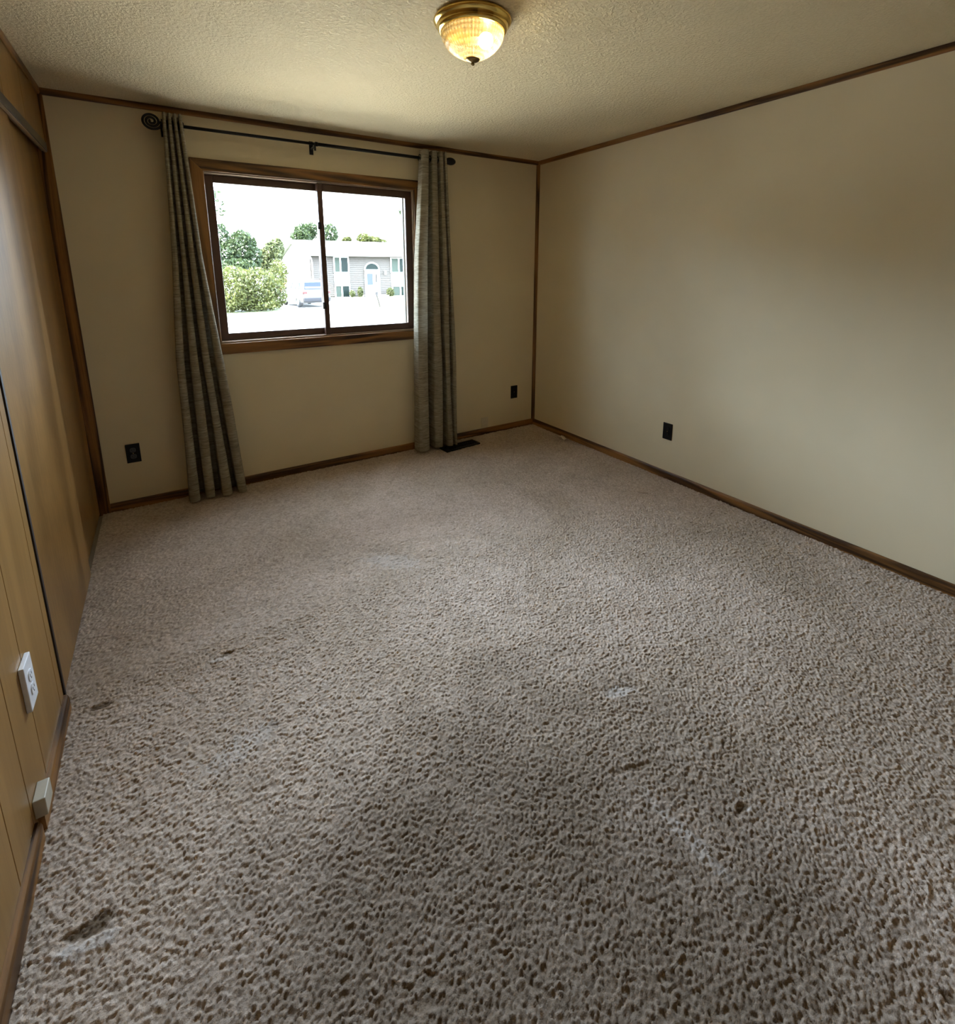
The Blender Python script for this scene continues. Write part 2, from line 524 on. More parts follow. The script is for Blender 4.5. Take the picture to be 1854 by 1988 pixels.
ox.box(1.578, 1.66, D + 0.111, D + 0.135, 0.945, 1.985)
ox.box(0.315, 1.578, D + 0.111, D + 0.135, 0.945, 0.985)
ox.box(0.315, 1.578, D + 0.111, D + 0.135, 1.945, 1.985)
ox.build('outer_frame', plain('grey_green_storm_frame', (0.055, 0.062, 0.058), 0.5), win)

# ------------------------------------------------------------------ carpet: tufted pile as real relief
STAINS = [  # x, y, half length, half width, angle, brown, dent, pale
    (-0.276, 1.126, 0.048, 0.022, -0.09, 0.85, 0.0045, 0.0),
    (-0.284, 1.088, 0.065, 0.016, -0.19, 0.0, -0.004, 0.55),
    (-0.316, 1.803, 0.028, 0.016, 0.07, 0.85, 0.0045, 0.0),
    (0.058, 1.828, 0.026, 0.011, 0.02, 0.65, 0.004, 0.0),
    (0.042, 1.806, 0.042, 0.012, -0.18, 0.0, -0.002, 0.5),
    (1.150, 0.501, 0.020, 0.009, -0.25, 0.85, 0.0045, 0.0),
    (1.160, 0.488, 0.012, 0.006, -0.25, 0.0, 0.0, 0.7),
    (0.964, 0.532, 0.140, 0.020, -1.56, 0.0, 0.0, 0.28),
    (1.156, 0.936, 0.060, 0.020, -0.4, 0.10, 0.004, 0.45),
    (2.460, 1.898, 0.032, 0.013, -0.79, 0.45, 0.005, 0.0),
    (2.600, 0.970, 0.022, 0.011, -1.26, 0.45, 0.005, 0.0),
    (2.113, 0.479, 0.018, 0.009, -1.23, 0.40, 0.005, 0.0),
    (0.802, 2.055, 0.165, 0.060, -0.83, 0.0, 0.0, 0.30),
    (0.138, 1.426, 0.040, 0.030, 1.2, 0.20, 0.002, 0.0),
    (0.050, 1.400, 0.100, 0.050, 0.3, 0.0, 0.0, 0.30),
    (1.205, 1.850, 0.032, 0.012, -0.29, 0.25, 0.003, 0.0),
    (1.148, 0.092, 0.016, 0.009, -1.53, 0.75, 0.0045, 0.0),
    (0.984, 0.732, 0.060, 0.010, -0.31, 0.35, 0.004, 0.0),
]
def hsh(ix, iy, k):
    n = (ix.astype(np.int64) * 73856093) ^ (iy.astype(np.int64) * 19349663) ^ (k * 83492791)
    n = (n ^ (n >> 13)) * 1274126177
    n = n & 0x7fffffff
    n = (n ^ (n >> 16)) & 0xffff
    return n / 65535.0
def vnoise(x, y, s, k):
    fx, fy = x * s, y * s
    ix, iy = np.floor(fx).astype(np.int64), np.floor(fy).astype(np.int64)
    tx, ty = fx - ix, fy - iy
    tx, ty = tx * tx * (3 - 2 * tx), ty * ty * (3 - 2 * ty)
    a = hsh(ix, iy, k); b = hsh(ix + 1, iy, k); c = hsh(ix, iy + 1, k); d = hsh(ix + 1, iy + 1, k)
    return (a * (1 - tx) + b * tx) * (1 - ty) + (c * (1 - tx) + d * tx) * ty
def pile(x, y, cell):
    gx, gy = x / cell, y / cell
    ix, iy = np.floor(gx).astype(np.int64), np.floor(gy).astype(np.int64)
    best = np.full(x.shape, 9.0); bid = np.zeros(x.shape); bh = np.zeros(x.shape)
    for dx in (-1, 0, 1):
        for dy in (-1, 0, 1):
            jx, jy = ix + dx, iy + dy
            px = jx + 0.5 + 0.9 * (hsh(jx, jy, 1) - 0.5)
            py = jy + 0.5 + 0.9 * (hsh(jx, jy, 2) - 0.5)
            dd = (gx - px) ** 2 + (gy - py) ** 2
            m = dd < best
            best = np.where(m, dd, best)
            bid = np.where(m, hsh(jx, jy, 3), bid)
            bh = np.where(m, hsh(jx, jy, 4), bh)
    return np.sqrt(best), bid, bh
def carpet():
    V, F, A = [], [], []
    off = 0
    x0, x1 = -L - 0.02, R - 0.001
    for (ya, yb, st) in ((NEAR, 0.0, 0.02), (0.0, 1.9, 0.0027), (0.0, 1.9, 0.012), (1.9, 2.6, 0.0036), (2.6, D - 0.002, 0.0048)):
        nx = int(round((x1 - x0) / st)) + 1
        ny = int(round((yb - ya) / st)) + 1
        X, Y = np.meshgrid(np.linspace(x0, x1, nx), np.linspace(ya, yb, ny))
        X = X.ravel(); Y = Y.ravel()
        wx = X + 0.004 * (vnoise(X, Y, 60, 21) - 0.5); wy = Y + 0.004 * (vnoise(X, Y, 60, 22) - 0.5)
        cell = 0.0075
        d, tid, th = pile(wx, wy, cell)
        dome = np.clip(1 - (d / 0.80) ** 2, 0, 1) ** 0.7
        clump = vnoise(X + 0.3 * Y, 1.3 * Y, 115, 5) * 0.45 + vnoise(X + 0.4 * Y, 1.6 * Y, 55, 12) * 0.35 + vnoise(X, Y, 15, 6) * 0.2       # yarns fall together in clumps
        Z = 0.0035 + dome * (0.0020 + 0.0050 * th) + 0.0045 * (clump - 0.5) + 0.003 * (vnoise(X, Y, 5, 7) - 0.5)
        yarn = np.clip(0.25 + 0.5 * tid + 0.35 * (vnoise(X, Y, 90, 8) - 0.5) + 0.25 * (clump - 0.5) * 2, 0, 1)
        brown = np.zeros_like(X); pale = np.zeros_like(X)
        for sx, sy, hl, hw, ang, br, dent, pl in STAINS:
            ca, sa = math.cos(ang), math.sin(ang)
            u = ((X - sx) * ca + (Y - sy) * sa) / hl
            w = (-(X - sx) * sa + (Y - sy) * ca) / hw
            rr = np.sqrt(u * u + w * w) + 0.7 * (vnoise(X, Y, 70, 11) - 0.5)
            k = np.clip((1.15 - rr) / 0.5, 0, 1)
            Z -= dent * k
            brown = np.maximum(brown, br * k)
            pale = np.maximum(pale, pl * k)
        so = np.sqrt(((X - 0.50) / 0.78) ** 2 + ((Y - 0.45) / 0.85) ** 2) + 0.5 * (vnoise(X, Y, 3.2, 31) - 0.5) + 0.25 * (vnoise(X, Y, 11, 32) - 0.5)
        near_shade = np.clip((1.15 - so) / 0.8, 0, 1)  # mask for the painted darkening, strongest just ahead of the camera
        lean = 0.004 * (vnoise(X, Y, 24, 9) - 0.5)
        edge = np.minimum(X - x0, x1 - X)
        ok = (edge > 0.01)
        X2 = X + np.where(ok, lean * dome * 1.4, 0)
        Y2 = Y + np.where((Y > ya + 0.01) & (Y < yb - 0.01), 0.004 * (vnoise(X, Y, 24, 10) - 0.5) * dome * 1.4, 0)
        Z = np.maximum(Z, 0.0008)
        V.append(np.stack([X2, Y2, Z], 1))
        A.append(np.stack([yarn, brown, pale, near_shade], 1))
        i = np.arange(nx * ny).reshape(ny, nx)
        q = np.stack([i[:-1, :-1], i[:-1, 1:], i[1:, 1:], i[1:, :-1]], -1).reshape(-1, 4) + off
        if yb == 1.9:                      # the wedge in front of the doorway is fine, the rest coarse
            qx = X[q[:, 0] - off]; qy = Y[q[:, 0] - off]
            seen = (qy > 1.046 - 0.637 * (qx + 0.41) - 0.30) & (qx < 1.117 + 4.6 * (qy - 0.073) + 0.55)
            q = q[seen] if st < 0.01 else q[~seen]
        F.append(q)
        off += nx * ny
    V = np.concatenate(V); A = np.concatenate(A); F = np.concatenate(F)
    me = bpy.data.meshes.new('carpet_pile')
    me.vertices.add(len(V)); me.vertices.foreach_set('co', V.astype(np.float32).ravel())
    me.loops.add(F.size); me.loops.foreach_set('vertex_index', F.astype(np.int32).ravel())
    me.polygons.add(len(F))
    me.polygons.foreach_set('loop_start', np.arange(0, F.size, 4, dtype=np.int32))
    me.polygons.foreach_set('loop_total', np.full(len(F), 4, dtype=np.int32))
    me.polygons.foreach_set('use_smooth', np.ones(len(F), dtype=bool))
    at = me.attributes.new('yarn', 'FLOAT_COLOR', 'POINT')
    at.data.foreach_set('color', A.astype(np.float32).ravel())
    me.update(calc_edges=True)
    me.materials.append(M_CARPET)
    ob = bpy.data.objects.new('carpet_pile', me)
    COL.objects.link(ob)
    tag(ob, 'worn beige plush carpet pile with furniture dents covering the floor', 'carpet')
    ob['kind'] = 'stuff'
    return ob
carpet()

# ------------------------------------------------------------------ ceiling lamp
LC = Vector((1.055, 1.692, H))
lamp = thing('ceiling_light', LC, 'brass flush ceiling light with pressed glass bowl and lit bulb', 'ceiling light')
prof = [(0.0, -0.0005), (0.128, -0.0005), (0.138, -0.004), (0.141, -0.010), (0.138, -0.016), (0.130, -0.020), (0.126, -0.023),
        (0.1265, -0.034), (0.1235, -0.040), (0.118, -0.044), (0.113, -0.0455), (0.113, -0.042), (0.0, -0.038)]
MB().lathe(prof, LC, 72).build('brass_pan', M_BRASS, lamp, smooth=True)['label'] = 'polished brass stepped pan'
def glass_bowl():
    m = MB()
    ctrl = [(0.1125, -0.0425), (0.1125, -0.053), (0.108, -0.068), (0.098, -0.084), (0.084, -0.099), (0.067, -0.1115), (0.048, -0.1215), (0.031, -0.1285), (0.018, -0.132)]
    n, seg = 44, 216
    vs_, fs_ = [], []
    ribs = []
    for i in range(n + 1):
        t = i / n * (len(ctrl) - 1); k = min(int(t), len(ctrl) - 2); f = t - k
        p0, p1, p2, p3 = ctrl[max(k - 1, 0)], ctrl[k], ctrl[k + 1], ctrl[min(k + 2, len(ctrl) - 1)]
        cr_ = [0.5 * (2 * p1[j] + (p2[j] - p0[j]) * f + (2 * p0[j] - 5 * p1[j] + 4 * p2[j] - p3[j]) * f * f + (3 * p1[j] - p0[j] - 3 * p2[j] + p3[j]) * f ** 3) for j in (0, 1)]
        for s in range(seg):
            a = 2 * math.pi * s / seg
            q = 0.0016 * math.cos(27 * a + 16 * i / n * 1.6) * math.cos(27 * a - 16 * i / n * 1.6)
            rr = cr_[0] + q * min(1, cr_[0] / 0.06)
            ribs.append(q / 0.0016)
            vs_.append((LC.x + rr * math.cos(a), LC.y + rr * math.sin(a), LC.z + cr_[1] - q * 0.4))
    for i in range(n):
        for s in range(seg):
            s2_ = (s + 1) % seg
            fs_.append((i * seg + s, i * seg + s2_, (i + 1) * seg + s2_, (i + 1) * seg + s))
    return m.add(vs_, fs_), ribs
gm, ribs = glass_bowl()
gbo = gm.build('glass_bowl', M_LGLASS, lamp, smooth=True)
gbo['label'] = 'diamond pressed clear glass bowl'
gbo.data.attributes.new('rib', 'FLOAT', 'POINT').data.foreach_set('value', ribs)
fp = [(0.0, -0.1255), (0.025, -0.1285), (0.0265, -0.1315), (0.024, -0.1345), (0.015, -0.138), (0.006, -0.1405), (0.0045, -0.143), (0.0065, -0.1455), (0.0068, -0.148), (0.0045, -0.151), (0.0, -0.152)]
MB().lathe(fp, LC, 28).build('finial', M_ABRASS, lamp, smooth=True)
bdir = rgt.copy(); bdir.z = 0; bdir.normalize()
bc = LC + bdir * 0.048 + Vector((0, 0, -0.070))
bulb = MB().ball(bc, 0.027, 0.027, 0.027, 20, 14).build('bulb', M_BULB, lamp, smooth=True)
MB().tube([bc - bdir * 0.020, bc - bdir * 0.055], 0.013, 16).build('socket', M_WHITE, lamp)
MB().tube([LC + Vector((0, 0, -0.036)), LC + Vector((0, 0, -0.13))], 0.003, 8).build('stem', M_ABRASS, lamp)

# ------------------------------------------------------------------ curtain rod and curtains
RY, RZ = D - 0.080, 2.175
rod = thing('curtain_rod', (0.95, RY, RZ), 'black metal curtain rod with scroll finial above the window', 'curtain rod')
MB().tube([(0.10, RY, RZ), (0.925, RY, RZ)], 0.0088, 14).build('rod', M_IRON, rod, smooth=True)
MB().tube([(0.925, RY, RZ), (1.845, RY, RZ)], 0.0105, 14).tube([(0.915, RY, RZ), (0.93, RY, RZ)], 0.0135, 14).build('rod_sleeve', M_IRON, rod, smooth=True)
sp = MB()
pts, rr_ = [], []
for i in range(150):
    a = i / 149 * 2 * math.pi * 2.6
    r_ = 0.006 + 0.0385 * (a / (2 * math.pi * 2.6))
    ang = a + math.radians(-12) - 2 * math.pi * 2.6
    pts.append((0.056 + r_ * math.cos(ang) * 1.05, RY, RZ + 0.008 + r_ * math.sin(ang) * 0.95)); rr_.append(0.0062)
pts.append((0.104, RY, RZ)); rr_.append(0.0062)
sp.tube(pts, rr_, 10).build('scroll_finial', M_IRON, rod, smooth=True)['label'] = 'spiral scroll end of the rod'
eg = MB()
prof = [(0.0, 0.0), (0.012, 0.001), (0.013, 0.006), (0.019, 0.016), (0.0245, 0.030), (0.0265, 0.045), (0.0255, 0.060), (0.021, 0.074), (0.013, 0.085), (0.005, 0.090), (0.0, 0.091)]
eg.lathe([(a, b) for a, b in prof], (1.836, RY, RZ + 0.002), 24, axis=0)
eg.build('oval_finial', M_IRON, rod, smooth=True)['label'] = 'egg shaped black end of the rod'
for bx in (0.909,):
    b = MB().box(bx - 0.006, bx + 0.006, RY - 0.014, RY - 0.011, RZ - 0.042, RZ + 0.004)
    b.box(bx - 0.006, bx + 0.006, RY - 0.011, D - 0.004, RZ - 0.020, RZ - 0.0125)
    b.box(bx - 0.012, bx + 0.012, D - 0.004, D - 0.0005, RZ - 0.05, RZ + 0.03)
    b.build('bracket', M_IRON, rod)
for bx in (0.107, 1.838):
    MB().box(bx - 0.004, bx + 0.004, RY - 0.004, D - 0.004, RZ - 0.018, RZ - 0.0105).box(bx - 0.012, bx + 0.012, D - 0.004, D - 0.0005, RZ - 0.05, RZ + 0.03).build('bracket', M_IRON, rod)

def curtain(name, label, xl, xr, n, phase, amp, warp, zb):
    """xl / xr: lists of (z, x) for the two edges; n pleats"""
    nu, nv = n * 44 + 1, 70
    zt = 2.226
    def sm(a_, b_, t_):
        t_ = max(0.0, min(1.0, (t_ - a_) / (b_ - a_))); return t_ * t_ * (3 - 2 * t_)
    def fold(u):
        c_ = (u * (n - 0.28) + 0.04) % 1.0
        return sm(0.0, 0.10, c_) * (1 - sm(0.60, 0.70, c_)) * (0.86 + 0.14 * math.sin(math.pi * min(1, c_ / 0.70))), c_
    def lerp(tab, z):
        tab = sorted(tab)
        for (z0, a), (z1, b) in zip(tab[:-1], tab[1:]):
            if z <= z1:
                return a + (b - a) * (z - z0) / (z1 - z0)
        return tab[-1][1]
    root = thing(name, ((xl[-1][1] + xr[-1][1]) / 2, RY, 0.012), label, 'curtain', 'curtains on the window rod')
    vs_, fs_ = [], []
    for j in range(nv + 1):
        z = zt + (zb - zt) * j / nv
        a, b = lerp(xl, z), lerp(xr, z)
        drop = (zt - z) / (zt - zb)
        am = amp[0] + (amp[1] - amp[0]) * drop
        for i in range(nu):
            u = i / (nu - 1)
            uw = warp(u)
            fo, c_ = fold(u)
            wob = 0.006 * math.sin(3.1 * u * n + 3 * z + n) * drop + 0.003 * math.sin(5 * z + 7 * u)
            x = a + (b - a) * uw + 0.004 * drop * math.sin(4 * z + 11 * u)
            x += (b - a) / n * 0.17 * (c_ - 0.35) * fo * (1.6 - 1.2 * u if warp(0.5) > 0.6 else 1.0)
            vs_.append((x, RY + am * (1 - 2.3 * fo) + wob, z + 0.004 * drop * math.sin(5 * u)))
    for j in range(nv):
        for i in range(nu - 1):
            k = j * nu + i
            fs_.append((k, k + 1, k + nu + 1, k + nu))
    MB().add(vs_, fs_).build('panel', M_FABRIC, root, smooth=True)
    # grommets where the rod passes through
    jz = int((zt - RZ) / (zt - zb) * nv)
    a, b = lerp(xl, RZ), lerp(xr, RZ)
    for g in range(2 * n):
        u = (g // 2 + (0.05 if g % 2 == 0 else 0.65) - 0.04) / (n - 0.28)
        if not 0 <= u <= 1: continue
        x = a + (b - a) * warp(u)
        seg = 20
        ring = [(x + 0.002 * math.sin(3 * t_), RY + 0.0205 * math.cos(t_), RZ + 0.0205 * math.sin(t_)) for t_ in [2 * math.pi * k / seg for k in range(seg + 1)]]
        MB().tube(ring, 0.0042, 8, caps=False).build('grommet', M_IRON, root, smooth=True)
    return root
curtain('curtain', 'heather grey pleated curtain panel beside the rod end with the spiral scroll',
        [(2.226, 0.108), (1.473, 0.074), (0.886, 0.030), (0.012, 0.004)], [(2.226, 0.200), (1.475, 0.228), (0.861, 0.277), (0.012, 0.338)],
        4, 0.2, (0.036, 0.058), lambda u: u, 0.022)
curtain('curtain', 'heather grey pleated curtain panel beside the rod end with the black egg knob',
        [(2.226, 1.640), (1.491, 1.585), (0.735, 1.556), (0.012, 1.540)], [(2.226, 1.828), (1.494, 1.858), (0.701, 1.880), (0.012, 1.888)],
        4, 0.2, (0.038, 0.058), lambda u: 0.25 * u + 0.75 * (1 - (1 - u) ** 2), 0.028)

# ------------------------------------------------------------------ outlets
def outlet(name, label, pos, rotz, mp, ms, slots=M_SLOT, size=(0.070, 0.114), proud=0.006, screw=M_ABRASS, shallow=False):
    """plate lies in local xz, facing local -y"""
    root = thing(name, pos, label, 'outlet')
    w, h = size[0] / 2, size[1] / 2
    rot = Matrix.Translation(pos) @ Matrix.Rotation(rotz, 4, 'Z')
    def bl_(m, nm, mt, par, **k):
        return m.xform(rot).build(nm, mt, par, **k)
    bl_(MB().box(-w, w, -proud, -0.0003, -h, h), 'plate', mp, root, bevel=0.0018)
    for s in (-1, 1):
        pr = []
        for k in range(24):
            a = 2 * math.pi * k / 24
            pr.append((max(-0.0145, min(0.0145, 0.0172 * math.cos(a))), s * 0.0195 + 0.0145 * math.sin(a) * 0.98))
        so = bl_(MB().prism(pr, 1, -proud - 0.0022, -proud + 0.001), 'socket', ms, root, bevel=0.0006)
        zc = s * 0.0195
        yy = -proud - 0.0026
        for sx, hh in ((-0.0062, 0.0042), (0.0062, 0.0034)):
            bl_(MB().box(sx - 0.0012, sx + 0.0012, yy, yy + 0.002, zc + 0.002 - hh, zc + 0.002 + hh), 'slot', slots, so)
        bl_(MB().tube([(0, yy, zc - 0.0085), (0, yy + 0.002, zc - 0.0085)], 0.0023, 10), 'slot', slots, so)
    bl_(MB().tube([(0, -proud - 0.001, 0), (0, -proud + 0.001, 0)], 0.003, 12), 'screw', screw, root)
    return root
outlet('wall_outlet', 'black duplex outlet with grey sockets on window wall beside the closet', (-0.245, D, 0.345), 0, M_BLACK, M_SOCK)
outlet('wall_outlet', 'black duplex outlet on window wall near the dark corner strip', (2.549, D, 0.341), 0, M_BLACK, M_BLACK)
outlet('wall_outlet', 'black duplex outlet on the plain cream wall facing the closet', (R, 1.980, 0.338), math.radians(-90), M_BLACK, M_BLACK)
outlet('wall_outlet', 'white duplex outlet standing proud of the wood paneling', (-L, 1.540, 0.357), math.radians(90), M_OUTW, M_OUTW, size=(0.072, 0.128), proud=0.012, screw=M_OUTW)
# painted blank plate
pl = MB().box(2.205, 2.272, D - 0.004, D - 0.0003, 0.065, 0.156).build('cover_plate', M_PLATE, bevel=0.0015)
tag(pl, 'cream painted blank cover plate low on window wall above the baseboard', 'cover plate')
# surface jack on the paneling
jk = thing('phone_jack', (-L, 1.44, 0.0645), 'almond plastic surface jack box on the baseboard below the white outlet', 'phone jack')
MB().box(-L + 0.0003, -L + 0.0255, 1.408, 1.470, 0.0645, 0.116).build('body', M_ALMOND, jk, bevel=0.002)

# ------------------------------------------------------------------ floor register
fr = thing('floor_register', (1.90, 3.255, 0.006), 'dark metal floor vent register in the carpet below a curtain', 'floor register')
rotm = Matrix.Translation((1.90, 3.257, 0)) @ Matrix.Rotation(math.radians(4.5), 4, 'Z')
f_ = MB()
f_.box(-0.163, 0.163, -0.056, -0.040, 0.006, 0.019).box(-0.163, 0.163, 0.040, 0.056, 0.006, 0.019)
f_.box(-0.163, -0.147, -0.040, 0.040, 0.006, 0.019).box(0.147, 0.163, -0.040, 0.040, 0.006, 0.019).box(-0.147, 0.147, -0.003, 0.003, 0.006, 0.0185)
f_.xform(rotm).build('frame', M_BLACK, fr, bevel=0.002)
MB().box(-0.147, 0.147, -0.040, 0.040, 0.0055, 0.008).xform(rotm).build('duct_damper', M_SLOT, fr)
for k in range(15):
    xx = -0.137 + k * 0.274 / 14
    MB().box(xx - 0.003, xx + 0.003, -0.0398, -0.0032, 0.0085, 0.0175).xform(rotm).build('slat', M_BLACK, fr)
    MB().box(xx - 0.003, xx + 0.003, 0.0032, 0.0398, 0.0085, 0.0175).xform(rotm).build('slat', M_BLACK, fr)

# small pale scrap by the baseboard
sc_ = MB()
c = Vector((2.715, 2.945, 0.020))
g = []
for i in range(9):
    for j in range(5):
        u, v = (i / 8 - 0.5) * 0.085, (j / 4 - 0.5) * 0.034
        g.append((c.x + v * 0.9 + u * 0.25, c.y + u, c.z + 0.010 * (1 - (2 * u / 0.085) ** 2) + 0.004 * math.sin(9 * i + 5 * j)))
fs_ = [(i * 5 + j, i * 5 + j + 1, (i + 1) * 5 + j + 1, (i + 1) * 5 + j) for i in range(8) for j in range(4)]
ob = sc_.add(g, fs_).build('carpet_scrap', plain('pale_scrap', (0.80, 0.75, 0.64), 0.8), smooth=True)
md = ob.modifiers.new('thick', 'SOLIDIFY'); md.thickness = 0.003
tag(ob, 'small pale carpet scrap curled against the baseboard of the plain wall', 'carpet scrap')

# ------------------------------------------------------------------ outside
GZ = -0.85
def px_on_ground(px, py): return pix(px, py, 2, GZ)
M_ROAD = plain('pale_concrete', (0.13, 0.125, 0.115), 0.9, var=0.1, scale=2)
M_LAWN = plain('sunlit_lawn', (0.055, 0.065, 0.020), 0.9, var=0.35, scale=1.5)
M_PAD = plain('bright_concrete', (0.27, 0.235, 0.185), 0.9, var=0.08, scale=2)
struct(MB().box(-60, 90, D + 0.12, 9.5, GZ - 0.3, GZ).build('parking_pad', M_PAD))
struct(MB().box(-60, 90, 9.5, 25.5, GZ - 0.3, GZ).build('street', M_ROAD))
struct(MB().box(-60, 90, 25.5, 130, GZ - 0.3, GZ - 0.001).build('lawn', M_LAWN))
struct(MB().box(6.2, 11.0, 25.5, 47.0, GZ - 0.28, GZ + 0.02).build('driveway', M_ROAD))

# house across the street
HY = 42.3
def hp(px, py): 
    q = pix(px, py, 1, HY); return q.x, q.z
M_SIDE = plain('taupe_siding', (0.027, 0.0205, 0.0155), 0.8, scale=1.0)
M_GABLE = plain('white_gable_siding', (0.30, 0.30, 0.29), 0.8)
M_ROOF = plain('pale_sunlit_shingle', (0.16, 0.155, 0.15), 0.9, var=0.15, scale=3)
M_TRIMW = plain('white_house_trim', (0.24, 0.24, 0.23), 0.7)
M_HGL = plain('dark_house_glass', (0.005, 0.008, 0.007), 0.3, 0, 0.05)
M_DRAPE = plain('pale_window_drape', (0.022, 0.027, 0.022), 0.8, 0, 0.1)
XG = hp(604, 540)[0]                       # facade corner at the gable end
XE = XG + 16.5
ov = 0.55
ZF = pix(700, 497.5, 1, HY - ov).z           # underside of the eave
ZE = ZF + 0.04
# depth of the gable end from the far corner seen at px 553
a = pix(553, 540, 0, XG)
HB = min(a.y, HY + 11.0)
ZR = pix(640, 467.5, 1, (HY + HB) / 2).z - 0.2   # ridge
house = thing('house', (XG + 8, HY, GZ), 'taupe sided split level house with white gable end across the street', 'house')
MB().box(XG, XE, HY + 0.06, HB, GZ, ZE).build('wall', M_SIDE, house)
gb = MB()
gb.prism([(HY + 0.02, GZ), (HB, GZ), (HB, ZE), ((HY + HB) / 2, ZR), (HY + 0.02, ZE)], 0, XG - 0.05, XG)
gb.build('gable_wall', M_GABLE, house)
sd = MB()
zz = GZ + 0.1
while zz < ZE - 0.05:
    sd.prism([(HY + 0.06, zz), (HY, zz), (HY + 0.035, zz + 0.155), (HY + 0.06, zz + 0.155)], 0, XG + 0.05, XE)
    zz += 0.16
o = sd.build('siding', M_SIDE, house); o['kind'] = 'stuff'
rf = MB()
ym = (HY + HB) / 2
rf.prism([(HY - ov, ZF + 0.02), (ym, ZR + 0.02), (HB + ov, ZF + 0.02), (HB + ov, ZF + 0.18), (ym, ZR + 0.2), (HY - ov, ZF + 0.18)], 0, XG - 0.45, XE + 0.5)
roof = rf.build('roof', M_ROOF, house)
MB().box(XG - 0.45, XE + 0.5, HY - ov - 0.02, HY - ov, ZF - 0.01, ZF + 0.19).build('fascia', M_TRIMW, house)
MB().box(XG - 0.3, XE + 0.3, HY - ov, HY + 0.05, ZF - 0.005, ZF + 0.018).build('soffit', M_TRIMW, house)
dx = hp(606, 520)[0]
MB().tube([(dx - 0.25, HY - ov + 0.05, ZE - 0.1), (dx - 0.1, HY - 0.3, ZE - 0.3), (dx, HY - 0.06, ZE - 0.55), (dx, HY - 0.06, GZ + 0.1)], 0.06, 8).build('downspout', M_TRIMW, house)

def hwindow(pl_, pt, pr_, pb, split, lower=False):
    x0, z1 = hp(pl_, pt); x1, z0 = hp(pr_, pb)
    fw = 0.11
    fr_ = MB()
    y0, y1 = HY - 0.08, HY + 0.02
    fr_.box(x0, x0 + fw, y0, y1, z0, z1).box(x1 - fw, x1, y0, y1, z0, z1)
    fr_.box(x0 + fw, x1 - fw, y0, y1, z0, z0 + fw * 0.8).box(x0 + fw, x1 - fw, y0, y1, z1 - fw * 0.8, z1)
    xm = x0 + (x1 - x0) * split
    fr_.box(xm - fw * 0.6, xm + fw * 0.6, y0 + 0.01, y1, z0 + fw * 0.8, z1 - fw * 0.8)
    w = fr_.build('window', M_TRIMW, house)
    MB().box(x0 + fw, xm - fw * 0.6, HY - 0.03, HY - 0.005, z0 + fw * 0.8, z1 - fw * 0.8).build('pane', M_DRAPE, w)
    MB().box(xm + fw * 0.6, x1 - fw, HY - 0.03, HY - 0.005, z0 + fw * 0.8, z1 - fw * 0.8).build('pane', M_HGL, w)
    return x0, x1, z0, z1
w1 = hwindow(646, 498, 678, 530, 0.44)
w2 = hwindow(649, 553.5, 681, 578, 0.46)
w3 = hwindow(757, 500, 790, 530, 0.50)
w4 = hwindow(760, 554.5, 794, 576, 0.50)
for pa, pb_ in (((648, 531), (679.5, 553)), ((758.5, 531), (792, 554))):
    x0, z1 = hp(*pa); x1, z0 = hp(*pb_)
    p_ = MB()
    k = 4; hh = (z1 - z0) / k
    for i in range(k):
        p_.prism([(HY + 0.03, z0 + i * hh), (HY - 0.045, z0 + i * hh), (HY - 0.02, z0 + (i + 1) * hh - 0.01), (HY + 0.03, z0 + (i + 1) * hh - 0.01)], 0, x0, x1)
    p_.build('spandrel_panel', M_TRIMW, house)
# front door with fanlight
x0, z1 = hp(707, 526.5); x1, z0 = hp(738.5, 575)
z0 = GZ + 0.12
dr = MB()
dr.box(x0, x0 + 0.12, HY - 0.1, HY + 0.02, z0, z1).box(x1 - 0.12, x1, HY - 0.1, HY + 0.02, z0, z1).box(x0, x1, HY - 0.1, HY + 0.02, z1 - 0.02, z1 + 0.1)
dr.box(x0 + 0.12, x1 - 0.12, HY - 0.04, HY + 0.01, z0, z1 - 0.02)
door = dr.build('front_door', M_TRIMW, house)
q0, q1 = hp(712, 531), hp(724, 553)
MB().box(q0[0], q1[0], HY - 0.055, HY - 0.041, q1[1], q0[1]).build('door_light', plain('leaded_door_glass', (0.030, 0.034, 0.042), 0.6, 0, 0.05), door)
q0, q1 = hp(729, 532), hp(731.5, 548)
MB().box(q0[0], q1[0], HY - 0.055, HY - 0.041, q1[1], q0[1]).build('side_light', plain('dark_side_light', (0.012, 0.012, 0.012), 0.6, 0, 0.05), door)
xc = (x0 + x1) / 2
ra = (hp(734, 525)[0] - hp(708.5, 525)[0]) / 2
zt_ = z1 + 0.1
arc = [(xc + (ra + 0.12) * math.cos(math.pi * k / 20), zt_ + (ra * 0.98 + 0.10) * math.sin(math.pi * k / 20)) for k in range(21)]
fl = MB().prism(arc, 1, HY - 0.07, HY + 0.02).build('fanlight', M_TRIMW, house)
arc = [(xc + (ra - 0.02) * math.cos(math.pi * k / 20), zt_ + 0.06 + (ra * 0.86 - 0.02) * math.sin(math.pi * k / 20)) for k in range(21)]
MB().prism(arc, 1, HY - 0.085, HY - 0.069).build('pane', M_HGL, fl)
MB().box(x0 - 0.3, x1 + 0.3, HY - 1.3, HY - 0.1, GZ, GZ + 0.12).build('doorstep', M_ROAD, house)
q = hp(747.5, 529)
MB().box(q[0] - 0.09, q[0] + 0.09, HY - 0.16, HY - 0.02, q[1] - 0.2, q[1] + 0.16).build('porch_lamp', M_TRIMW, house)

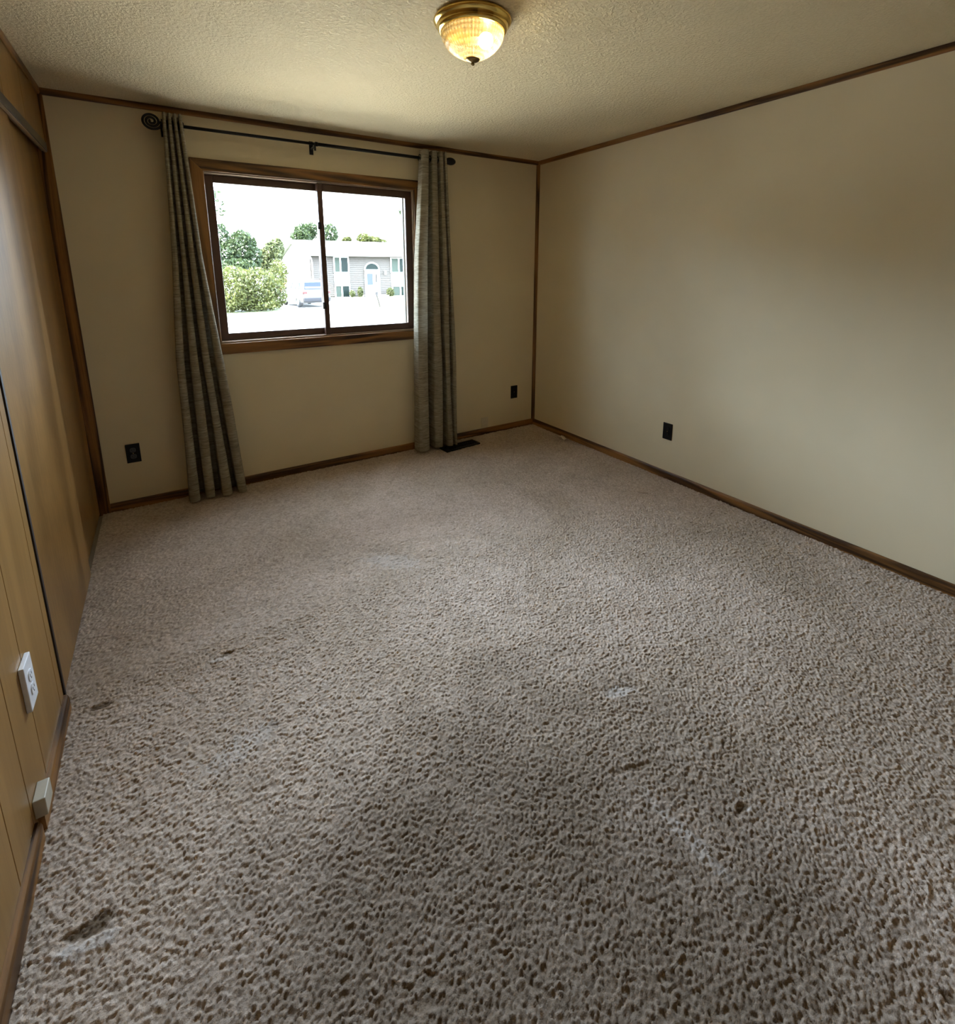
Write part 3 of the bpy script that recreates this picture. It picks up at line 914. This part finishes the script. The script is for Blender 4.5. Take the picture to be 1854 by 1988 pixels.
# foliage --------------------------------------------------------------
def leaves(blobs, n, size, seed):
    r = np.random.default_rng(seed)
    m = MB()
    wts = np.array([b[3] * b[4] * b[5] for b in blobs]); wts = wts / wts.sum()
    for k in range(n):
        b = blobs[r.choice(len(blobs), p=wts)]
        d = r.normal(size=3); d /= np.linalg.norm(d)
        rad = r.uniform(0.35, 1.0) ** 0.5
        c = Vector((b[0] + d[0] * b[3] * rad, b[1] + d[1] * b[4] * rad, b[2] + d[2] * b[5] * rad))
        if c.z < GZ + 0.05: c.z = GZ + 0.05 + abs(r.normal()) * 0.1
        u = Vector(r.normal(size=3)).normalized()
        w = Vector(r.normal(size=3)); w = (w - u * w.dot(u)).normalized()
        s = size * r.uniform(0.6, 1.3)
        m.add([c - u * s, c + w * s * 0.5 - u * s * 0.1, c + u * s, c - w * s * 0.5 - u * s * 0.1], [(0, 1, 2, 3)])
    return m
M_LEAF_Y = mat_leaf('yellow_green_leaves', (0.015, 0.019, 0.004), (0.054, 0.059, 0.015))
M_LEAF_G = mat_leaf('mid_green_leaves', (0.007, 0.014, 0.005), (0.028, 0.040, 0.014))
M_LEAF_P = mat_leaf('pale_green_leaves', (0.022, 0.027, 0.010), (0.052, 0.058, 0.022))
M_BARK = plain('grey_bark', (0.10, 0.08, 0.065), 0.9)
def plant(name, label, cat, base, blobs, n, size, mat, seed, trunk=None, group=None):
    root = thing(name, base, label, cat, group)
    leaves(blobs, n, size, seed).build('foliage', mat, root)['kind'] = 'stuff'
    tr = MB()
    top = trunk or 1.0
    rr = 0.05 + 0.02 * top
    tr.tube([Vector(base), Vector(base) + Vector((0.1, 0, top * 0.5)), Vector(base) + Vector((0, 0.1, top))], [rr, rr * 0.8, rr * 0.4], 8)
    for k in range(6):
        b = blobs[k % len(blobs)]
        tr.tube([Vector(base) + Vector((0, 0, top * (0.4 + 0.09 * k))), Vector((b[0], b[1], b[2]))], [rr * 0.5, rr * 0.15], 6)
    tr.build('trunk', M_BARK, root, smooth=True)
    return root
def at(px, py, y):
    return pix(px, py, 1, y)
def blob(px, py, y, rpx, rpy, depth=None):
    c = at(px, py, y)
    rx = abs(at(px + rpx, py, y).x - c.x); rz = abs(at(px, py - rpy, y).z - c.z)
    return (c.x, c.y, c.z, rx, depth or rx, rz)
gp = px_on_ground
b0 = gp(485, 604)
plant('bush', 'big rounded yellow green bush spreading at the driveway edge', 'bush', (b0.x, 30.6, GZ),
      [blob(455, 560, 30.6, 42, 44, 1.5), blob(500, 560, 31, 42, 42, 1.5), blob(535, 570, 31.5, 22, 30, 1.0), blob(440, 590, 30.3, 30, 18, 1.2), blob(500, 590, 30.4, 45, 15, 1.2), blob(540, 530, 33, 18, 28, 1.2)],
      9000, 0.10, M_LEAF_Y, 1, 1.2)
plant('tree', 'mid green leafy tree rising behind the big bush', 'tree', (at(470, 560, 36).x, 36, GZ),
      [blob(470, 480, 36, 30, 34), blob(440, 500, 36, 24, 30), blob(495, 500, 36.5, 14, 26), blob(430, 460, 36.5, 16, 26), blob(460, 520, 35.5, 40, 20)],
      7000, 0.12, M_LEAF_G, 2, 3.2, None)
plant('tree', 'sparse tall tree whose upper leaves show at the window frame edge', 'tree', (at(405, 560, 33).x, 33, GZ),
      [blob(400, 380, 33, 28, 22), blob(425, 400, 33, 16, 20), blob(395, 430, 33, 22, 30)],
      420, 0.12, M_LEAF_G, 3, 7.0, None)
plant('tree', 'pale leafy tree between the bush and the white gable', 'tree', (at(530, 560, 40).x, 40, GZ),
      [blob(528, 500, 40, 20, 32), blob(538, 482, 40.5, 14, 22), blob(513, 510, 40, 16, 26), blob(540, 530, 40, 11, 22)],
      3800, 0.15, M_LEAF_P, 4, 4.0, None)
plant('tree', 'green tree showing above the roof beside the gable end', 'tree', (at(590, 560, 58).x, 58, GZ),
      [blob(590, 455, 58, 20, 22), blob(604, 448, 58, 14, 18), blob(578, 462, 58, 16, 14), blob(640, 455, 59, 16, 22)],
      3600, 0.17, M_LEAF_G, 5, 7.0, None)
plant('tree', 'small yellow green treetop peeking above the roof ridge', 'tree', (at(675, 560, 60).x, 60, GZ),
      [blob(674, 466, 60, 8, 7), blob(668, 470, 60, 6, 5)], 900, 0.16, M_LEAF_Y, 6, 6.0, None)
plant('tree', 'wide yellow green treetop above the roof over the front door', 'tree', (at(712, 560, 60).x, 60, GZ),
      [blob(706, 463, 60, 14, 10), blob(725, 466, 60, 14, 8), blob(738, 469, 60, 12, 5)], 1900, 0.16, M_LEAF_Y, 7, 6.0, None)
plant('tree', 'sapling branch reaching past the white outer window frame', 'tree', (at(850, 560, 20).x, 20, GZ),
      [blob(778, 410, 20, 6, 9), blob(784, 400, 20, 6, 8)], 90, 0.07, M_LEAF_G, 8, 4.2, None)
# unseen trees added to keep low sky light off the plain wall
for i, (tx, ty, r_, h_, lab) in enumerate([(-4.2, 27.0, 4.6, 6.1, 'big dense unseen tree added next to the sparse tall tree'), (-13.5, 24.0, 5.0, 6.5, 'broad unseen tree added in the middle of the sky blocking row'),
                                           (-22.5, 18.5, 5.0, 6.3, 'unseen tree added at the far end of the sky blocking row')]):
    plant('tree', lab, 'tree', (tx, ty, GZ), [(tx, ty, GZ + h_ * 0.55, r_, r_ * 0.8, h_ * 0.45), (tx - 2, ty + 1, GZ + h_ * 0.4, r_ * 0.7, r_ * 0.6, h_ * 0.38), (tx + 2, ty, GZ + h_ * 0.35, r_ * 0.6, r_ * 0.6, h_ * 0.33)],
          4200, 0.34, M_LEAF_G, 40 + i, h_ * 0.6)
# shrubs at the house wall
for i, (px, py, rx, ry, lab) in enumerate([(684, 570, 5, 6, 'low pale shrub against the house between basement window and door'), (699.5, 567, 5, 10, 'taller pale shrub beside the front doorstep'),
                                           (758, 568, 7, 9, 'pale shrub in front of the far basement window')]):
    c = at(px, py, HY - 0.8)
    b = blob(px, py, HY - 0.8, rx, ry)
    plant('shrub', lab, 'shrub', (c.x, HY - 0.8, GZ), [b], 700, 0.09, M_LEAF_P, 20 + i, 0.5)

# orange fence beyond the bush
fn = thing('fence', (at(552, 560, 46).x, 46, GZ), 'orange stained board fence beside the white gable end', 'fence')
M_FENCE = plain('orange_cedar', (0.10, 0.045, 0.016), 0.8)
xa, xb = at(536, 560, 46).x, at(561, 560, 46).x
ztop = at(550, 540, 46).z
n_ = int((xb - xa) / 0.16)
for k in range(n_):
    MB().box(xa + k * 0.16, xa + k * 0.16 + 0.145, 46, 46.03, GZ, ztop).build('board', M_FENCE, fn)
for zz in (GZ + 0.4, ztop - 0.3):
    MB().box(xa, xb, 46.03, 46.08, zz, zz + 0.09).build('rail', M_FENCE, fn)

# thin garden lamp post in the front yard
pb = gp(738, 596)
lp = thing('garden_light', (pb.x, pb.y, GZ), 'thin leaning dark garden light post on the front lawn', 'garden light')
tp = at(731.5, 573, pb.y)
tp2 = at(734.5, 562, pb.y)
MB().tube([(pb.x, pb.y, GZ), (tp.x, pb.y, tp.z)], 0.04, 8).build('post', M_BLACK, lp)
MB().lathe([(0.0, 0), (0.09, 0.0), (0.08, 0.16), (0.11, 0.18), (0.04, 0.26), (0, 0.27)], (tp.x, pb.y, tp.z), 14).build('lantern', M_BLACK, lp)

# SUV parked on the driveway, tail towards us
def suv():
    M_CAR = plain('white_car_paint', (0.055, 0.055, 0.058), 0.3, 0, 0.3, var=0.02)
    M_CARG = plain('blue_grey_car_glass', (0.006, 0.009, 0.015), 0.35, 0, 0.08)
    M_TYRE = plain('black_tyre', (0.02, 0.02, 0.02), 0.8)
    M_RIM = plain('alloy_rim', (0.4, 0.4, 0.42), 0.3, 0.7)
    M_CLAD = plain('grey_bumper_plastic', (0.015, 0.015, 0.017), 0.7, 0, 0.1)
    M_TAIL = plain('tail_lamp_red', (0.045, 0.010, 0.009), 0.4, 0, 0.2)
    rear = gp(617, 597.5)
    base = Vector((rear.x + 0.0, rear.y, GZ + 0.02))
    root = thing('parked_suv', base, 'white compact sport utility car parked tail out on the driveway', 'car')
    rot = Matrix.Translation(base) @ Matrix.Rotation(math.radians(6), 4, 'Z')
    def loft(sections):
        m = MB(); n = None
        for y, pts in sections:
            n = len(pts)
            m.v += [(x, y, z) for x, z in pts]
        for i in range(len(sections) - 1):
            for k in range(n):
                k2 = (k + 1) % n
                m.f.append((i * n + k, i * n + k2, (i + 1) * n + k2, (i + 1) * n + k))
        m.f.append(tuple(range(n - 1, -1, -1)))
        m.f.append(tuple((len(sections) - 1) * n + k for k in range(n)))
        return m
    def low(w, zb, zt):
        return [(-w * 0.92, zb), (w * 0.92, zb), (w, zb + 0.18), (w, zt - 0.22), (w * 0.95, zt), (-w * 0.95, zt), (-w, zt - 0.22), (-w, zb + 0.18)]
    secs = [(0.0, low(0.80, 0.42, 0.98)), (0.10, low(0.88, 0.30, 1.04)), (0.9, low(0.91, 0.22, 1.05)), (3.0, low(0.91, 0.22, 1.02)), (3.9, low(0.88, 0.24, 0.95)), (4.45, low(0.78, 0.32, 0.80)), (4.55, low(0.66, 0.38, 0.70))]
    loft(secs).xform(rot).build('body', M_CAR, root, bevel=0.04, smooth=True)
    def up(wb, wt, zt):
        return [(-wb, 1.0), (wb, 1.0), (wb * 0.98, 1.1), (wt, zt - 0.06), (wt * 0.9, zt), (-wt * 0.9, zt), (-wt, zt - 0.06), (-wb * 0.98, 1.1)]
    secs = [(0.16, up(0.80, 0.70, 1.15)), (0.42, up(0.84, 0.66, 1.58)), (1.2, up(0.85, 0.68, 1.66)), (2.2, up(0.84, 0.66, 1.63)), (2.65, up(0.82, 0.62, 1.50)), (3.3, up(0.78, 0.60, 1.06))]
    loft(secs).xform(rot).build('cabin', M_CAR, root, bevel=0.03, smooth=True)
    rg = MB().add([(-0.70, 0.135, 1.10), (0.70, 0.135, 1.10), (0.59, 0.375, 1.52), (-0.59, 0.375, 1.52), (-0.70, 0.17, 1.10), (0.70, 0.17, 1.10), (0.59, 0.43, 1.52), (-0.59, 0.43, 1.52)],
                  [(0, 1, 2, 3), (4, 7, 6, 5), (0, 4, 5, 1), (1, 5, 6, 2), (2, 6, 7, 3), (3, 7, 4, 0)])
    rg.xform(rot).build('rear_window', M_CARG, root)
    for sgn in (-1, 1):
        for (ya, yb, za, zb_, yc, yd) in ((0.62, 1.28, 1.12, 1.48, 0.80, 1.26), (1.36, 2.10, 1.12, 1.48, 1.36, 2.0), (2.18, 2.95, 1.12, 1.45, 2.16, 2.5)):
            def sx(z): return sgn * (0.852 - (z - 1.10) * 0.36)
            v = [(sx(za), ya, za), (sx(za), yb, za), (sx(zb_), yd, zb_), (sx(zb_), yc, zb_)]
            v += [(p[0] - sgn * 0.02, p[1], p[2]) for p in v]
            MB().add(v, [(0, 1, 2, 3), (4, 7, 6, 5), (0, 4, 5, 1), (1, 5, 6, 2), (2, 6, 7, 3), (3, 7, 4, 0)]).xform(rot).build('side_window', M_CARG, root)
        MB().ball((sgn * 1.0, 2.72, 1.12), 0.10, 0.07, 0.075, 12, 8).xform(rot).build('mirror', M_CLAD, root, smooth=True)
        MB().box(min(sgn * 0.58, sgn * 0.86), max(sgn * 0.58, sgn * 0.86), -0.02, 0.16, 0.84, 1.0).xform(rot).build('tail_lamp', M_TAIL, root, bevel=0.03)
        MB().tube([(sgn * 0.58, 0.55, 1.64), (sgn * 0.60, 0.75, 1.72), (sgn * 0.60, 2.0, 1.70), (sgn * 0.58, 2.25, 1.64)], 0.02, 8).xform(rot).build('roof_rail', M_CLAD, root)
        for yy in (0.86, 3.62):
            w = MB().lathe([(0.20, -0.11), (0.31, -0.11), (0.34, -0.08), (0.34, 0.08), (0.31, 0.11), (0.20, 0.11)], (sgn * 0.80, yy, 0.34), 28, axis=0)
            wo = w.xform(rot).build('wheel', M_TYRE, root, smooth=True)
            MB().lathe([(0.0, 0.0), (0.08, sgn * 0.01), (0.21, 0.0), (0.215, -sgn * 0.04)], (sgn * 0.905, yy, 0.34), 24, axis=0).xform(rot).build('rim', M_RIM, wo)
    MB().box(-0.84, 0.84, -0.09, 0.12, 0.36, 0.62).xform(rot).build('bumper', M_CLAD, root, bevel=0.05)
    MB().box(-0.26, 0.26, -0.025, 0.01, 0.70, 0.84).xform(rot).build('number_plate', M_TRIMW, root)
    return root
suv()

for ob in bpy.data.objects:
    if '_w' in ob: del ob['_w']
